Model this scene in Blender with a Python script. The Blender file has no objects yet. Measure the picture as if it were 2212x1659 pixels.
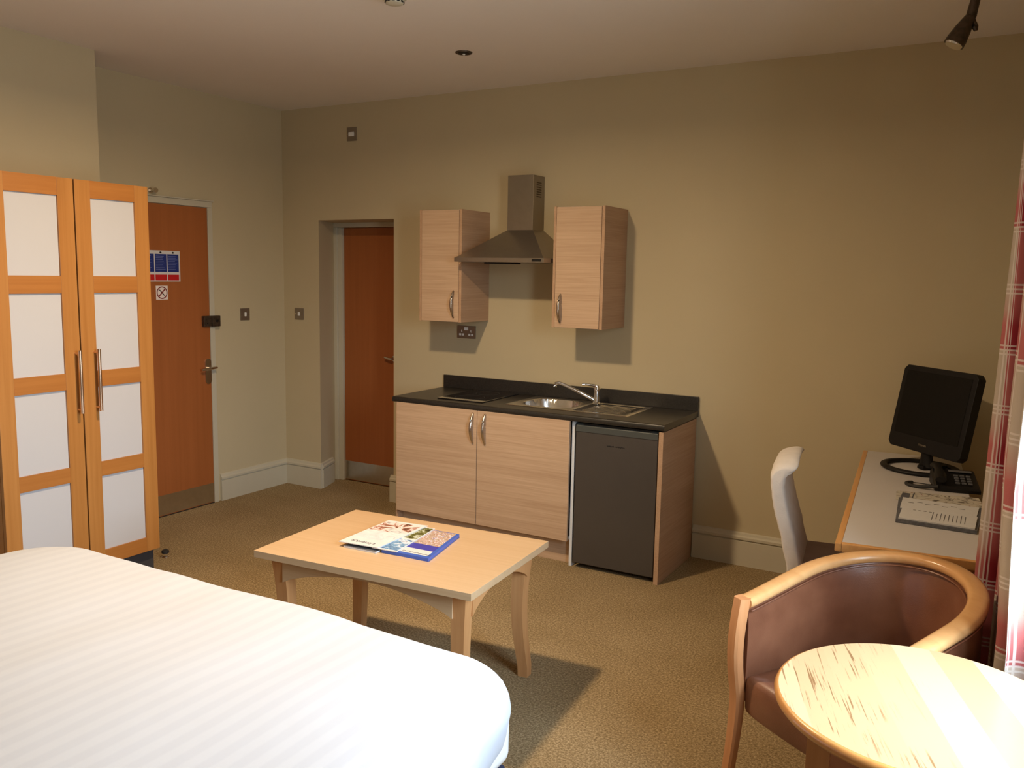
import bpy, bmesh, math, random
from mathutils import Vector, Matrix, noise
random.seed(7)
PI = math.pi
SC = bpy.context.scene
COL = SC.collection
R = math.radians

# ------------------------------------------------------------------ materials
def nt(name):
    m = bpy.data.materials.new(name); m.use_nodes = True
    t = m.node_tree; b = t.nodes['Principled BSDF']
    return m, t, b
def lin(c):
    return tuple(((x/255)/12.92 if x/255 <= .04045 else ((x/255+.055)/1.055)**2.4) for x in c)
def rgba(c): return (c[0], c[1], c[2], 1)
def N(t, kind, **kw):
    n = t.nodes.new(kind)
    for k, v in kw.items():
        if k in n.inputs: n.inputs[k].default_value = v
        else: setattr(n, k, v)
    return n
def ramp(t, fac, stops):
    r = t.nodes.new('ShaderNodeValToRGB')
    while len(r.color_ramp.elements) < len(stops): r.color_ramp.elements.new(.5)
    for e, (p, c) in zip(r.color_ramp.elements, stops):
        e.position = p; e.color = rgba(c)
    t.links.new(fac, r.inputs[0]); return r.outputs[0]
def coords(t, scale=(1,1,1), rot=(0,0,0), kind='Object'):
    tc = t.nodes.new('ShaderNodeTexCoord'); mp = t.nodes.new('ShaderNodeMapping')
    mp.inputs['Scale'].default_value = scale; mp.inputs['Rotation'].default_value = rot
    t.links.new(tc.outputs[kind], mp.inputs[0]); return mp.outputs[0]
def bump(t, b, fac, strength=.2, dist=.01):
    n = t.nodes.new('ShaderNodeBump'); n.inputs['Strength'].default_value = strength
    n.inputs['Distance'].default_value = dist
    t.links.new(fac, n.inputs['Height']); t.links.new(n.outputs[0], b.inputs['Normal'])
def plain(name, c, rough=.5, metal=0., var=.04, scale=12, spec=.5, bmp=0., coat=0.):
    m, t, b = nt(name)
    n = N(t, 'ShaderNodeTexNoise', Scale=scale, Detail=4.)
    t.links.new(coords(t), n.inputs['Vector'])
    o = ramp(t, n.outputs[0], [(.3, tuple(x*(1-var) for x in c)), (.7, tuple(min(1, x*(1+var)) for x in c))])
    t.links.new(o, b.inputs['Base Color'])
    b.inputs['Roughness'].default_value = rough; b.inputs['Metallic'].default_value = metal
    b.inputs['Specular IOR Level'].default_value = spec
    b.inputs['Coat Weight'].default_value = coat
    if bmp:
        n2 = N(t, 'ShaderNodeTexNoise', Scale=scale*8, Detail=3.)
        t.links.new(coords(t), n2.inputs['Vector'])
        bump(t, b, n2.outputs[0], bmp, .004)
    return m
def wood(name, c1, c2, axis='x', fine=60, long=1.6, rough=.42, coat=.15, contrast=.25, spec=.4):
    m, t, b = nt(name)
    s = [fine]*3; s['xyz'.index(axis)] = long
    n = N(t, 'ShaderNodeTexNoise', Scale=1., Detail=6., Roughness=.6, Distortion=.4)
    t.links.new(coords(t, tuple(s)), n.inputs['Vector'])
    s2 = [fine*.12]*3; s2['xyz'.index(axis)] = long*.4
    n2 = N(t, 'ShaderNodeTexNoise', Scale=1., Detail=2.)
    t.links.new(coords(t, tuple(s2)), n2.inputs['Vector'])
    mx = t.nodes.new('ShaderNodeMath'); mx.operation = 'MULTIPLY_ADD'
    t.links.new(n2.outputs[0], mx.inputs[0]); mx.inputs[1].default_value = .6
    t.links.new(n.outputs[0], mx.inputs[2])
    o = ramp(t, mx.outputs[0], [(.8-contrast, c1), (.8+contrast, c2)])
    t.links.new(o, b.inputs['Base Color'])
    b.inputs['Roughness'].default_value = rough; b.inputs['Coat Weight'].default_value = coat
    b.inputs['Coat Roughness'].default_value = .25
    b.inputs['Specular IOR Level'].default_value = spec
    bump(t, b, n.outputs[0], .04, .002)
    return m

M = {}
M['wall'] = plain('cream_wall_paint', (.53, .445, .285), .75, var=.015, scale=3, spec=.25, bmp=.03)
M['trim'] = plain('cream_gloss_paint', (.545, .50, .385), .35, var=.01, spec=.5)
M['ceiling'] = plain('ceiling_paint', (.80, .745, .68), .85, var=.012, scale=2, spec=.2)
M['steel'] = plain('brushed_steel', (.72, .69, .65), .26, 1., var=.05, scale=40)
M['hoodsteel'] = plain('hood_steel', (.31, .275, .23), .30, .9, var=.03, scale=30)
M['chrome'] = plain('chrome', (.86, .86, .86), .09, 1., var=.01)
M['nickel'] = plain('satin_nickel', (.66, .60, .53), .24, 1., var=.03)
M['bronze'] = plain('rose_nickel', (.70, .50, .36), .24, 1., var=.03)
M['darkmetal'] = plain('aged_dark_metal', (.10, .075, .055), .45, .8, var=.3, scale=60)
M['switchplate'] = plain('pewter_plate', (.34, .29, .24), .38, .85, var=.05)
M['white'] = plain('white_plastic', (.80, .79, .76), .4, var=.01)
M['whitemel'] = plain('white_melamine', (.72, .74, .76), .4, var=.01)
M['black'] = plain('black_plastic', (.009, .008, .008), .5, var=.1, spec=.25)
M['blackgloss'] = plain('black_glass', (.006, .006, .006), .04, var=.05, coat=1.)
M['tvscreen'] = plain('matt_dark_screen', (.008, .007, .006), .5, var=.05, spec=.15)
M['rubber'] = plain('black_rubber', (.02, .018, .016), .7, var=.1)
M['plinth'] = plain('dark_grey_plinth', (.045, .045, .05), .6, var=.05)
M['fridge'] = plain('graphite_fridge_paint', (.085, .074, .065), .33, .25, var=.02)
M['fridgetop'] = plain('graphite_trim', (.06, .066, .062), .4, .1, var=.02)
M['divan'] = plain('navy_divan_cloth', (.015, .02, .05), .9, var=.1, bmp=.2)
M['unit'] = wood('pale_oak_laminate', lin((174, 142, 112)), lin((204, 174, 144)), 'x', 150, 3.0, .55, .0, .42, spec=.25)
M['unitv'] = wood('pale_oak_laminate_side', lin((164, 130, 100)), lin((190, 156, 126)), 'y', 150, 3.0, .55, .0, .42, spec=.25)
M['ward_v'] = wood('honey_beech_upright', lin((166, 110, 52)), lin((182, 126, 66)), 'z', 45, 1.2, .4, .15, .25)
M['ward_h'] = wood('honey_beech_crosswise', lin((160, 100, 44)), lin((176, 116, 56)), 'y', 45, 1.2, .4, .15, .25)
M['panel'] = plain('frosted_white_panel', (.54, .53, .54), .35, var=.008, scale=2, spec=.4)
M['door'] = wood('cherry_door_veneer', lin((150, 86, 42)), lin((164, 96, 50)), 'z', 30, .8, .42, .1, .35)
M['ct_x'] = wood('beech_veneer_top', lin((192, 158, 118)), lin((202, 170, 132)), 'x', 60, 1.4, .32, .3, .3)
M['ct_leg'] = wood('beech_solid', lin((188, 132, 82)), lin((206, 154, 102)), 'z', 50, 1.5, .36, .25, .3)  # darker than the top: shade on the coffee table's leg fronts put into colour
M['rail'] = wood('steamed_beech_rail', lin((206, 152, 96)), lin((222, 172, 116)), 'x', 20, 6, .25, .5, .3)
M['chairwood'] = wood('chair_leg_beech', lin((190, 128, 80)), lin((210, 150, 102)), 'z', 50, 1.5, .34, .3, .3)  # darker than the rail: shade of the legs' unlit sides put into the colour
M['rim'] = wood('amber_table_rim', lin((196, 132, 66)), lin((214, 150, 84)), 'z', 20, 6, .3, .4, .3)
M['desk_edge'] = wood('beech_desk_edge', lin((200, 140, 76)), lin((216, 158, 94)), 'y', 60, 1.5, .4, .2, .3)
M['desk_top'] = plain('pale_grey_melamine', (.58, .54, .51), .45, var=.015, scale=4)
M['cover'] = plain('white_chair_cover', (.66, .60, .54), .9, var=.05, scale=20, bmp=.25)
M['seatcloth'] = plain('taupe_seat_cloth', (.30, .20, .16), .9, var=.08, bmp=.2)
M['paper'] = plain('white_paper', (.62, .61, .60), .6, var=.02, scale=30)
M['bulb'] = plain('lamp_glass', (.8, .78, .7), .2, var=.01)

def carpet():
    m, t, b = nt('fawn_twist_carpet')
    c = coords(t)
    n = N(t, 'ShaderNodeTexNoise', Scale=120., Detail=5., Roughness=.8); t.links.new(c, n.inputs['Vector'])
    n2 = N(t, 'ShaderNodeTexNoise', Scale=2.2, Detail=4.); t.links.new(c, n2.inputs['Vector'])
    o = ramp(t, n.outputs[0], [(.36, lin((108, 90, 63))), (.5, lin((150, 129, 95))), (.64, lin((194, 172, 136)))])
    o2 = ramp(t, n2.outputs[0], [(.35, (.86, .84, .80)), (.65, (1., 1., 1.))])
    mx = t.nodes.new('ShaderNodeMix'); mx.data_type = 'RGBA'; mx.blend_type = 'MULTIPLY'
    mx.inputs[0].default_value = 1.
    t.links.new(o, mx.inputs[6]); t.links.new(o2, mx.inputs[7])
    t.links.new(mx.outputs[2], b.inputs['Base Color'])
    b.inputs['Roughness'].default_value = .95; b.inputs['Specular IOR Level'].default_value = .1
    bump(t, b, n.outputs[0], .4, .005); return m
M['carpet'] = carpet()
def worktop():
    m, t, b = nt('charcoal_worktop_laminate')
    n = N(t, 'ShaderNodeTexNoise', Scale=120., Detail=4.); t.links.new(coords(t), n.inputs['Vector'])
    o = ramp(t, n.outputs[0], [(.3, (.016, .014, .012)), (.7, (.032, .028, .024))])
    t.links.new(o, b.inputs['Base Color']); b.inputs['Roughness'].default_value = .33
    bump(t, b, n.outputs[0], .1, .001); return m
M['worktop'] = worktop()
def leather():
    m, t, b = nt('brown_leather')
    c = coords(t)
    n = N(t, 'ShaderNodeTexNoise', Scale=7., Detail=5.); t.links.new(c, n.inputs['Vector'])
    o = ramp(t, n.outputs[0], [(.3, lin((112, 68, 46))), (.7, lin((140, 92, 66)))])
    t.links.new(o, b.inputs['Base Color'])
    v = N(t, 'ShaderNodeTexVoronoi', Scale=260.); t.links.new(c, v.inputs['Vector'])
    b.inputs['Roughness'].default_value = .33; b.inputs['Specular IOR Level'].default_value = .6
    bump(t, b, v.outputs['Distance'], .08, .002); return m
M['leather'] = leather()
def duvetmat():
    m, t, b = nt('satin_stripe_cotton')
    c = coords(t)
    sp = t.nodes.new('ShaderNodeSeparateXYZ'); t.links.new(c, sp.inputs[0])
    k = t.nodes.new('ShaderNodeMath'); k.operation = 'MULTIPLY'; k.inputs[1].default_value = 2*PI/.058
    t.links.new(sp.outputs['X'], k.inputs[0])
    s = t.nodes.new('ShaderNodeMath'); s.operation = 'SINE'; t.links.new(k.outputs[0], s.inputs[0])
    h = t.nodes.new('ShaderNodeMath'); h.operation = 'MULTIPLY_ADD'; h.inputs[1].default_value = .5; h.inputs[2].default_value = .5
    t.links.new(s.outputs[0], h.inputs[0])
    o = ramp(t, h.outputs[0], [(.3, (.535, .55, .59)), (.7, (.565, .58, .615))])
    t.links.new(o, b.inputs['Base Color'])
    b.inputs['Roughness'].default_value = .7; b.inputs['Sheen Weight'].default_value = .15
    n = N(t, 'ShaderNodeTexNoise', Scale=5., Detail=5.); t.links.new(c, n.inputs['Vector'])
    bump(t, b, n.outputs[0], .12, .02); return m
M['duvet'] = duvetmat()
def planks():
    # glued beech staves with open dark grain
    m, t, b = nt('beech_stave_table_top')
    c = coords(t, (1,1,1), (0,0,R(-19.2)))
    sp = t.nodes.new('ShaderNodeSeparateXYZ'); t.links.new(c, sp.inputs[0])
    k = t.nodes.new('ShaderNodeMath'); k.operation = 'MULTIPLY'; k.inputs[1].default_value = 1/.085
    t.links.new(sp.outputs['X'], k.inputs[0])
    f = t.nodes.new('ShaderNodeMath'); f.operation = 'FLOOR'; t.links.new(k.outputs[0], f.inputs[0])
    w = t.nodes.new('ShaderNodeTexWhiteNoise'); w.noise_dimensions = '1D'; t.links.new(f.outputs[0], w.inputs['W'])
    o = ramp(t, w.outputs['Value'], [(.0, lin((184, 148, 108))), (.5, lin((200, 168, 128))), (1., lin((212, 184, 144)))])
    mp = t.nodes.new('ShaderNodeMapping'); mp.inputs['Scale'].default_value = (210, 7, 1)
    t.links.new(c, mp.inputs[0])
    n = N(t, 'ShaderNodeTexNoise', Scale=1., Detail=5., Distortion=.3); t.links.new(mp.outputs[0], n.inputs['Vector'])
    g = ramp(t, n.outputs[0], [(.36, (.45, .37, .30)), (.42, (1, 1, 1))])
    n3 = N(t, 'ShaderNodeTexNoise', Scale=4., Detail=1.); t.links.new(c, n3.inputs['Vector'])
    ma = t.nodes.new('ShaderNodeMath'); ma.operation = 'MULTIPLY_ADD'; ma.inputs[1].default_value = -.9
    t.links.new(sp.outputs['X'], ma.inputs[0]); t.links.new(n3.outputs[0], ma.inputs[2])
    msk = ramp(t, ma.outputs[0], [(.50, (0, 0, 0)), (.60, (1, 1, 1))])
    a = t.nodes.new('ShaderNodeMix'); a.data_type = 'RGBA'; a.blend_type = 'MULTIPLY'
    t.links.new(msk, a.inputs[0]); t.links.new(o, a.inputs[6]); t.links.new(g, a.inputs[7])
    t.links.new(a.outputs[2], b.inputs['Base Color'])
    b.inputs['Roughness'].default_value = .3; b.inputs['Coat Weight'].default_value = .4
    b.inputs['Coat Roughness'].default_value = .2
    return m
M['planks'] = planks()
def plaid():
    m, t, b = nt('red_and_stone_tartan')
    tc = t.nodes.new('ShaderNodeTexCoord'); sp = t.nodes.new('ShaderNodeSeparateXYZ')
    t.links.new(tc.outputs['UV'], sp.inputs[0])
    def mth(op, a, v=None, v2=None):
        n = t.nodes.new('ShaderNodeMath'); n.operation = op
        if hasattr(a, 'links'): t.links.new(a, n.inputs[0])
        else: n.inputs[0].default_value = a
        if v is not None:
            if hasattr(v, 'links'): t.links.new(v, n.inputs[1])
            else: n.inputs[1].default_value = v
        if v2 is not None: n.inputs[2].default_value = v2
        return n.outputs[0]
    def band(src, off):
        # red band and triple thin lines, period .36 m
        x = mth('MODULO', mth('ADD', src, 10+off), .36)
        red = ramp(t, mth('MULTIPLY', x, 1/.36), [(.0, (0,)*3), (.004, (1,)*3), (.20, (.85,)*3), (.34, (.3,)*3), (.52, (.0,)*3)])
        y = mth('MODULO', mth('ADD', src, 10+off+.03), .18)
        l = mth('MULTIPLY', y, 1/.18)
        e = .012
        st = []
        for c0 in (.10, .17, .24):
            st += [(c0-e-.004, (0,)*3), (c0-e, (1,)*3), (c0+e, (1,)*3), (c0+e+.004, (0,)*3)]
        lines = ramp(t, l, st)
        return red, lines
    r1, l1 = band(sp.outputs['X'], .0)
    r2, l2 = band(sp.outputs['Y'], .085)
    avg = mth('MULTIPLY', mth('ADD', r1, r2), .55)
    base = ramp(t, avg, [(0., lin((180, 164, 146))), (.45, lin((176, 96, 92))), (1., lin((140, 20, 34)))])
    ln = mth('MAXIMUM', l1, l2)
    mx = t.nodes.new('ShaderNodeMix'); mx.data_type = 'RGBA'
    t.links.new(mth('MULTIPLY', ln, .75), mx.inputs[0]); t.links.new(base, mx.inputs[6])
    mx.inputs[7].default_value = rgba(lin((210, 198, 188)))
    wv = N(t, 'ShaderNodeTexNoise', Scale=400.); t.links.new(tc.outputs['UV'], wv.inputs['Vector'])
    bump(t, b, wv.outputs[0], .2, .002)
    t.links.new(mx.outputs[2], b.inputs['Base Color']); b.inputs['Roughness'].default_value = .85
    tr = t.nodes.new('ShaderNodeBsdfTranslucent'); t.links.new(mx.outputs[2], tr.inputs[0])
    ms = t.nodes.new('ShaderNodeMixShader'); ms.inputs[0].default_value = .15
    t.links.new(b.outputs[0], ms.inputs[1]); t.links.new(tr.outputs[0], ms.inputs[2])
    t.links.new(ms.outputs[0], t.nodes['Material Output'].inputs[0])
    return m
M['plaid'] = plaid()
def collage(name, stops, scale=18, stretch=(1,1,1)):
    m, t, b = nt(name)
    n = N(t, 'ShaderNodeTexNoise', Scale=scale, Detail=5., Roughness=.65, Distortion=1.2)
    t.links.new(coords(t, stretch), n.inputs['Vector'])
    o = ramp(t, n.outputs[0], stops); t.links.new(o, b.inputs['Base Color'])
    b.inputs['Roughness'].default_value = .25; return m
M['print_warm'] = collage('magazine_photo_print', [(.36, lin((80, 40, 30))), (.45, lin((170, 120, 100))), (.52, lin((240, 220, 215))), (.62, lin((205, 205, 205))), (.7, lin((140, 130, 130)))], 14)
M['print_grey'] = collage('misty_photo_print', [(.35, lin((200, 202, 206))), (.55, lin((226, 226, 226))), (.65, lin((176, 172, 174)))], 12)
M['print_green'] = collage('landscape_photo_print', [(.35, lin((40, 40, 20))), (.5, lin((110, 110, 50))), (.6, lin((200, 205, 190))), (.7, lin((70, 70, 30)))], 25)
M['print_sea'] = collage('harbour_photo_print', [(.35, lin((50, 80, 130))), (.5, lin((130, 170, 205))), (.6, lin((225, 230, 240))), (.7, lin((60, 60, 100)))], 25)
M['print_crowd'] = collage('crowd_photo_print', [(.33, lin((60, 60, 70))), (.42, lin((200, 190, 170))), (.5, lin((150, 90, 60))), (.56, lin((240, 225, 220))), (.64, lin((50, 70, 140))), (.72, lin((120, 140, 180)))], 60)
M['print_blue'] = plain('blue_cover_print', lin((58, 92, 178)), .3, var=.05)
M['print_violet'] = plain('violet_cover_print', lin((60, 60, 160)), .3, var=.08)
M['darkpaper'] = plain('dark_page_edges', (.10, .10, .11), .6, var=.3, scale=80)
M['greyink'] = plain('grey_ink', (.12, .115, .12), .6)
M['mapprint'] = collage('map_print', [(.38, lin((120, 110, 100))), (.47, lin((214, 206, 190))), (.6, lin((214, 206, 190))), (.68, lin((150, 90, 80)))], 22)
M['blue'] = plain('sign_blue', lin((28, 48, 120)), .4, var=.1, scale=40)
M['red'] = plain('sign_red', lin((190, 30, 34)), .4, var=.06)
M['signwhite'] = plain('sign_white', (.64, .62, .60), .4, var=.01)
M['signpink'] = plain('sticker_white', (.80, .70, .64), .4, var=.01)
M['darkred'] = plain('sign_dark_red', lin((120, 24, 20)), .4)
M['lightink'] = plain('pale_print', lin((150, 160, 200)), .5)

def emissive(name, c, s):
    m, t, b = nt(name)
    b.inputs['Base Color'].default_value = rgba(c)
    b.inputs['Emission Color'].default_value = rgba(c); b.inputs['Emission Strength'].default_value = s
    return m
def glass():
    m, t, b = nt('window_glass')
    tr = t.nodes.new('ShaderNodeBsdfTransparent'); gl = t.nodes.new('ShaderNodeBsdfGlossy')
    gl.inputs['Roughness'].default_value = .02
    ms = t.nodes.new('ShaderNodeMixShader'); ms.inputs[0].default_value = .07
    t.links.new(tr.outputs[0], ms.inputs[1]); t.links.new(gl.outputs[0], ms.inputs[2])
    t.links.new(ms.outputs[0], t.nodes['Material Output'].inputs[0]); return m
M['glass'] = glass()

# ------------------------------------------------------------------ mesh builder
class MB:
    def __init__(s): s.v = []; s.f = []; s.mi = []; s.uv = None
    def add(s, verts, faces, mi=0, M4=None):
        o = len(s.v)
        s.v += [tuple(M4 @ Vector(v)) if M4 else tuple(v) for v in verts]
        s.f += [tuple(i+o for i in f) for f in faces]; s.mi += [mi]*len(faces); return s
    def bm(s, b, mi=0, M4=None):
        b.verts.index_update()
        s.add([v.co[:] for v in b.verts], [[v.index for v in f.verts] for f in b.faces], mi, M4); b.free(); return s
    def box(s, lo, hi, bev=0., mi=0, M4=None, seg=2):
        b = bmesh.new(); bmesh.ops.create_cube(b, size=1.)
        for v in b.verts:
            for k in range(3): v.co[k] = (lo[k]+hi[k])/2 + v.co[k]*(hi[k]-lo[k])
        if bev > 0: bmesh.ops.bevel(b, geom=list(b.edges), offset=bev, segments=seg, affect='EDGES', profile=.5)
        return s.bm(b, mi, M4)
    def prism(s, pts, a, c, axis='z', bev=0., mi=0, M4=None):
        # pts: 2-D outline; extruded along axis from a to c
        def P(u, v, w): return {'z': (u, v, w), 'y': (u, w, v), 'x': (w, u, v)}[axis]
        b = bmesh.new()
        lo = [b.verts.new(P(u, v, a)) for u, v in pts]; hi = [b.verts.new(P(u, v, c)) for u, v in pts]
        n = len(pts); b.faces.new(lo[::-1]); b.faces.new(hi)
        for i in range(n): b.faces.new((lo[i], lo[(i+1) % n], hi[(i+1) % n], hi[i]))
        bmesh.ops.recalc_face_normals(b, faces=b.faces)
        if bev > 0: bmesh.ops.bevel(b, geom=list(b.edges), offset=bev, segments=2, affect='EDGES', profile=.5)
        return s.bm(b, mi, M4)
    def tube(s, pts, r, seg=10, closed=False, mi=0, M4=None, sx=1., sy=1.):
        pts = [Vector(p) for p in pts]; n = len(pts); V = []; F = []
        rr = r if isinstance(r, (list, tuple)) else [r]*n
        up = Vector((0, 0, 1))
        for i, p in enumerate(pts):
            a = pts[(i-1) % n] if closed or i > 0 else p
            b = pts[(i+1) % n] if closed or i < n-1 else p
            d = (b-a).normalized()
            u = up if abs(d.dot(up)) < .95 else Vector((0, 1, 0))
            x = d.cross(u).normalized(); y = x.cross(d).normalized()
            for k in range(seg):
                q = 2*PI*k/seg
                V.append(p + x*math.cos(q)*rr[i]*sx + y*math.sin(q)*rr[i]*sy)
        m = n if closed else n-1
        for i in range(m):
            for k in range(seg):
                j = (i+1) % n
                F.append((i*seg+k, i*seg+(k+1) % seg, j*seg+(k+1) % seg, j*seg+k))
        if not closed:
            F.append(tuple(range(seg))[::-1]); F.append(tuple((n-1)*seg+k for k in range(seg)))
        return s.add(V, F, mi, M4)
    def lathe(s, prof, c=(0, 0, 0), seg=32, mi=0, M4=None):
        V = []; F = []; n = len(prof)
        for r, z in prof:
            for k in range(seg):
                a = 2*PI*k/seg; V.append((c[0]+r*math.cos(a), c[1]+r*math.sin(a), c[2]+z))
        for i in range(n-1):
            for k in range(seg):
                F.append((i*seg+k, i*seg+(k+1) % seg, (i+1)*seg+(k+1) % seg, (i+1)*seg+k))
        F.append(tuple(range(seg))[::-1]); F.append(tuple((n-1)*seg+k for k in range(seg)))
        return s.add(V, F, mi, M4)
    def loft(s, rings, mi=0, cap=True, closed=True, M4=None):
        V = []; F = []; k = len(rings[0])
        for r in rings: V += list(r)
        for i in range(len(rings)-1):
            for j in range(k if closed else k-1):
                F.append((i*k+j, i*k+(j+1) % k, (i+1)*k+(j+1) % k, (i+1)*k+j))
        if cap:
            F.append(tuple(range(k))[::-1]); F.append(tuple((len(rings)-1)*k+j for j in range(k)))
        return s.add(V, F, mi, M4)
    def build(s, name, mats, parent=None, loc=None, rotz=0., smooth=38):
        me = bpy.data.meshes.new(name); me.from_pydata([tuple(v) for v in s.v], [], s.f)
        b = bmesh.new(); b.from_mesh(me); bmesh.ops.recalc_face_normals(b, faces=b.faces); b.to_mesh(me); b.free()
        mats = mats if isinstance(mats, (list, tuple)) else [mats]
        for m in mats: me.materials.append(m if not isinstance(m, str) else M[m])
        for p, i in zip(me.polygons, s.mi): p.material_index = i
        me.shade_smooth(); me.set_sharp_from_angle(angle=R(smooth))
        o = bpy.data.objects.new(name, me); COL.objects.link(o)
        if smooth <= 40: wn = o.modifiers.new('normals', 'WEIGHTED_NORMAL'); wn.keep_sharp = True; wn.weight = 80
        if parent: o.parent = parent
        if loc: o.location = loc
        if rotz: o.rotation_euler = (0, 0, rotz)
        return o
def thing(name, label, cat, loc=(0, 0, 0), rotz=0., group=None, kind=None, rot=None):
    o = bpy.data.objects.new(name, None); COL.objects.link(o)
    o.location = loc; o.rotation_euler = rot or (0, 0, rotz); o.empty_display_size = .1
    return tag(o, label, cat, group, kind)
def tag(o, label=None, cat=None, group=None, kind=None):
    if label: o['label'] = label
    if cat: o['category'] = cat
    if group: o['group'] = group
    if kind: o['kind'] = kind
    return o
def struct(o): o['kind'] = 'structure'; return o
def copy_tree(o, parent=None):
    c = o.copy(); COL.objects.link(c)
    if parent: c.parent = parent
    for ch in list(o.children): copy_tree(ch, c)
    return c
def text(name, body, size, mat, parent, loc, rot, depth=.0004, sx=1.):
    cu = bpy.data.curves.new(name, 'FONT'); cu.body = body; cu.size = size; cu.extrude = depth
    cu.align_x = 'CENTER'; cu.align_y = 'CENTER'
    tmp = bpy.data.objects.new('tmp', cu); COL.objects.link(tmp)
    me = bpy.data.meshes.new_from_object(tmp.evaluated_get(bpy.context.evaluated_depsgraph_get()))
    bpy.data.objects.remove(tmp)
    me.materials.clear(); me.materials.append(M[mat])
    o = bpy.data.objects.new(name, me); COL.objects.link(o)
    o.parent = parent; o.location = loc; o.rotation_euler = rot; o.scale = (sx, 1, 1)
    return o

# ------------------------------------------------------------------ room shell
H = 2.79
WA = 0.
XW = 4.96
def wx(y): return XW
YN = -5.3
struct(MB().box((-.3, YN-.2, -.1), (5.6, .5, 0)).build('floor', 'carpet'))
struct(MB().box((-.3, YN-.2, H), (5.6, .5, H+.1)).build('ceiling', 'ceiling'))
w = MB()
w.prism([(-.3, 0), (.35, 0), (.235, .31), (.235, .5), (-.3, .5)], 0, 1.993)
w.box((-.3, 0, 1.993), (5.0, .5, H))
w.box((1.033, 0, 0), (5.0, .5, 1.993))
w.box((.235, .36, 0), (1.033, .5, 1.993))
struct(w.build('wall_back', 'wall'))
struct(MB().box((-.3, -1.735, 0), (0, .1, H)).build('wall_left', 'wall'))
struct(MB().box((-.3, YN, 0), (.345, -1.735, H)).build('wall_left_chimney_breast', 'wall'))
struct(MB().box((-.3, YN-.2, 0), (5.6, YN, H)).build('wall_front', 'wall'))
# window wall in its own frame: local +X runs along the wall towards the camera end
wr = bpy.data.objects.new('tmp', None)
WM = Matrix.Translation((XW, 0, 0)) @ Matrix.Rotation(-PI/2+WA, 4, 'Z')
wa, wb, za, zb = 2.44, 3.54, .80, 2.42
w = MB()
w.box((-.1, 0, 0), (wa, .3, H), M4=WM); w.box((wb, 0, 0), (5.6, .3, H), M4=WM)
w.box((wa, 0, 0), (wb, .3, za), M4=WM); w.box((wa, 0, zb), (wb, .3, H), M4=WM)
struct(w.build('wall_right', 'wall'))
win = thing('window_1', None, None, kind='structure')
f = MB()
y0, y1 = .14, .20
f.box((wa, y0, za), (wa+.06, y1, zb), .005, M4=WM); f.box((wb-.06, y0, za), (wb, y1, zb), .005, M4=WM)
f.box((wa+.061, y0+.001, za+.001), (wb-.061, y1-.001, za+.06), .004, M4=WM); f.box((wa+.061, y0+.001, zb-.06), (wb-.061, y1-.001, zb-.001), .004, M4=WM)
f.box(((wa+wb)/2-.03, y0+.002, za+.061), ((wa+wb)/2+.03, y1-.002, zb-.061), .004, M4=WM)
f.build('window_frame', 'trim', win)
for a, b_ in ((wa+.06, (wa+wb)/2-.03), ((wa+wb)/2+.03, wb-.06)):
    MB().box((a, .165, za+.06), (b_, .171, zb-.06), M4=WM).build('pane', 'glass', win)
MB().box((wa+.001, -.025, za+.0005), (wb-.001, .139, za+.022), .004, M4=WM).build('window_sill', 'trim', win)

# skirting boards
def skirt(mb, p, q, side):
    # p->q along wall foot, side = outward normal
    p = Vector(p); q = Vector(q); n = Vector(side)
    prof = [(0, 0), (.020, 0), (.020, .143), (.012, .146), (.012, .150), (.022, .154), (.022, .168), (.014, .176), (.011, .188), (0, .193)]
    V = [(*(p + n*a), z) for a, z in prof] + [(*(q + n*a), z) for a, z in prof]
    k = len(prof)
    F = [tuple(range(k)), tuple(range(k, 2*k))[::-1]] + [(i, (i+1) % k, (i+1) % k+k, i+k) for i in range(k)]
    mb.add(V, F)
b = MB(); skirt(b, (0, -.655), (0, 0), (1, 0)); struct(b.build('baseboard_left', 'trim', smooth=20))
b = MB()
skirt(b, (.0, 0), (.362, 0), (0, -1)); skirt(b, (.35, 0), (.27, .215), (.94, .34))
skirt(b, (1.033, .27), (1.033, .0), (-1, 0)); skirt(b, (1.0115, 0), (1.47, 0), (0, -1))
skirt(b, (3.236, 0), (XW, 0), (0, -1))
struct(b.build('baseboard_back', 'trim', smooth=20))
b = MB()
c_, s_ = math.cos(WA), math.sin(WA)
skirt(b, (XW, -.01), (XW, YN), (-1, 0)); struct(b.build('baseboard_right', 'trim', smooth=20))

# entrance door in the left wall (x = 0 plane)
d1 = thing('door_1', None, None, kind='structure')
MB().box((-.02, -1.56, .006), (.012, -.718, 2.035), .002).build('door_leaf', 'door', d1)
f = MB()
f.box((-.02, -.716, 0), (.016, -.676, 2.038), .003); f.box((-.02, -1.602, 0), (.016, -1.562, 2.038), .003)
f.box((-.02, -1.602, 2.038), (.016, -.676, 2.078), .003); f.box((-.02, -1.60, 2.078), (.026, -.67, 2.086), .002)
f.build('door_frame', 'trim', d1)
MB().box((.012, -1.54, .012), (.0145, -.722, .145), .0008).build('kick_plate', 'steel', d1)
MB().box((0, -1.56, 0), (.012, -.716, .006)).build('threshold', 'rubber', d1)
h = MB().prism([(-.745+.025*math.cos(a), .932+(.062 if math.sin(a) > 0 else -.062)+.025*math.sin(a)) for a in [2*PI*i/24 for i in range(24)]], .012, .020, 'x', .001)
h.tube([(.018, -.745, .955), (.055, -.745, .955)], .009, 12)
h.tube([(.052, -.700, .957), (.056, -.745, .955), (.058, -.79, .953), (.052, -.826, .950)], [.008, .010, .009, .007], 12)
h.build('door_handle', 'nickel', d1)
h = MB().box((.012, -.788, 1.24), (.040, -.722, 1.312), .004); h.box((.016, -.720, 1.238), (.043, -.650, 1.312), .004)
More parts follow.
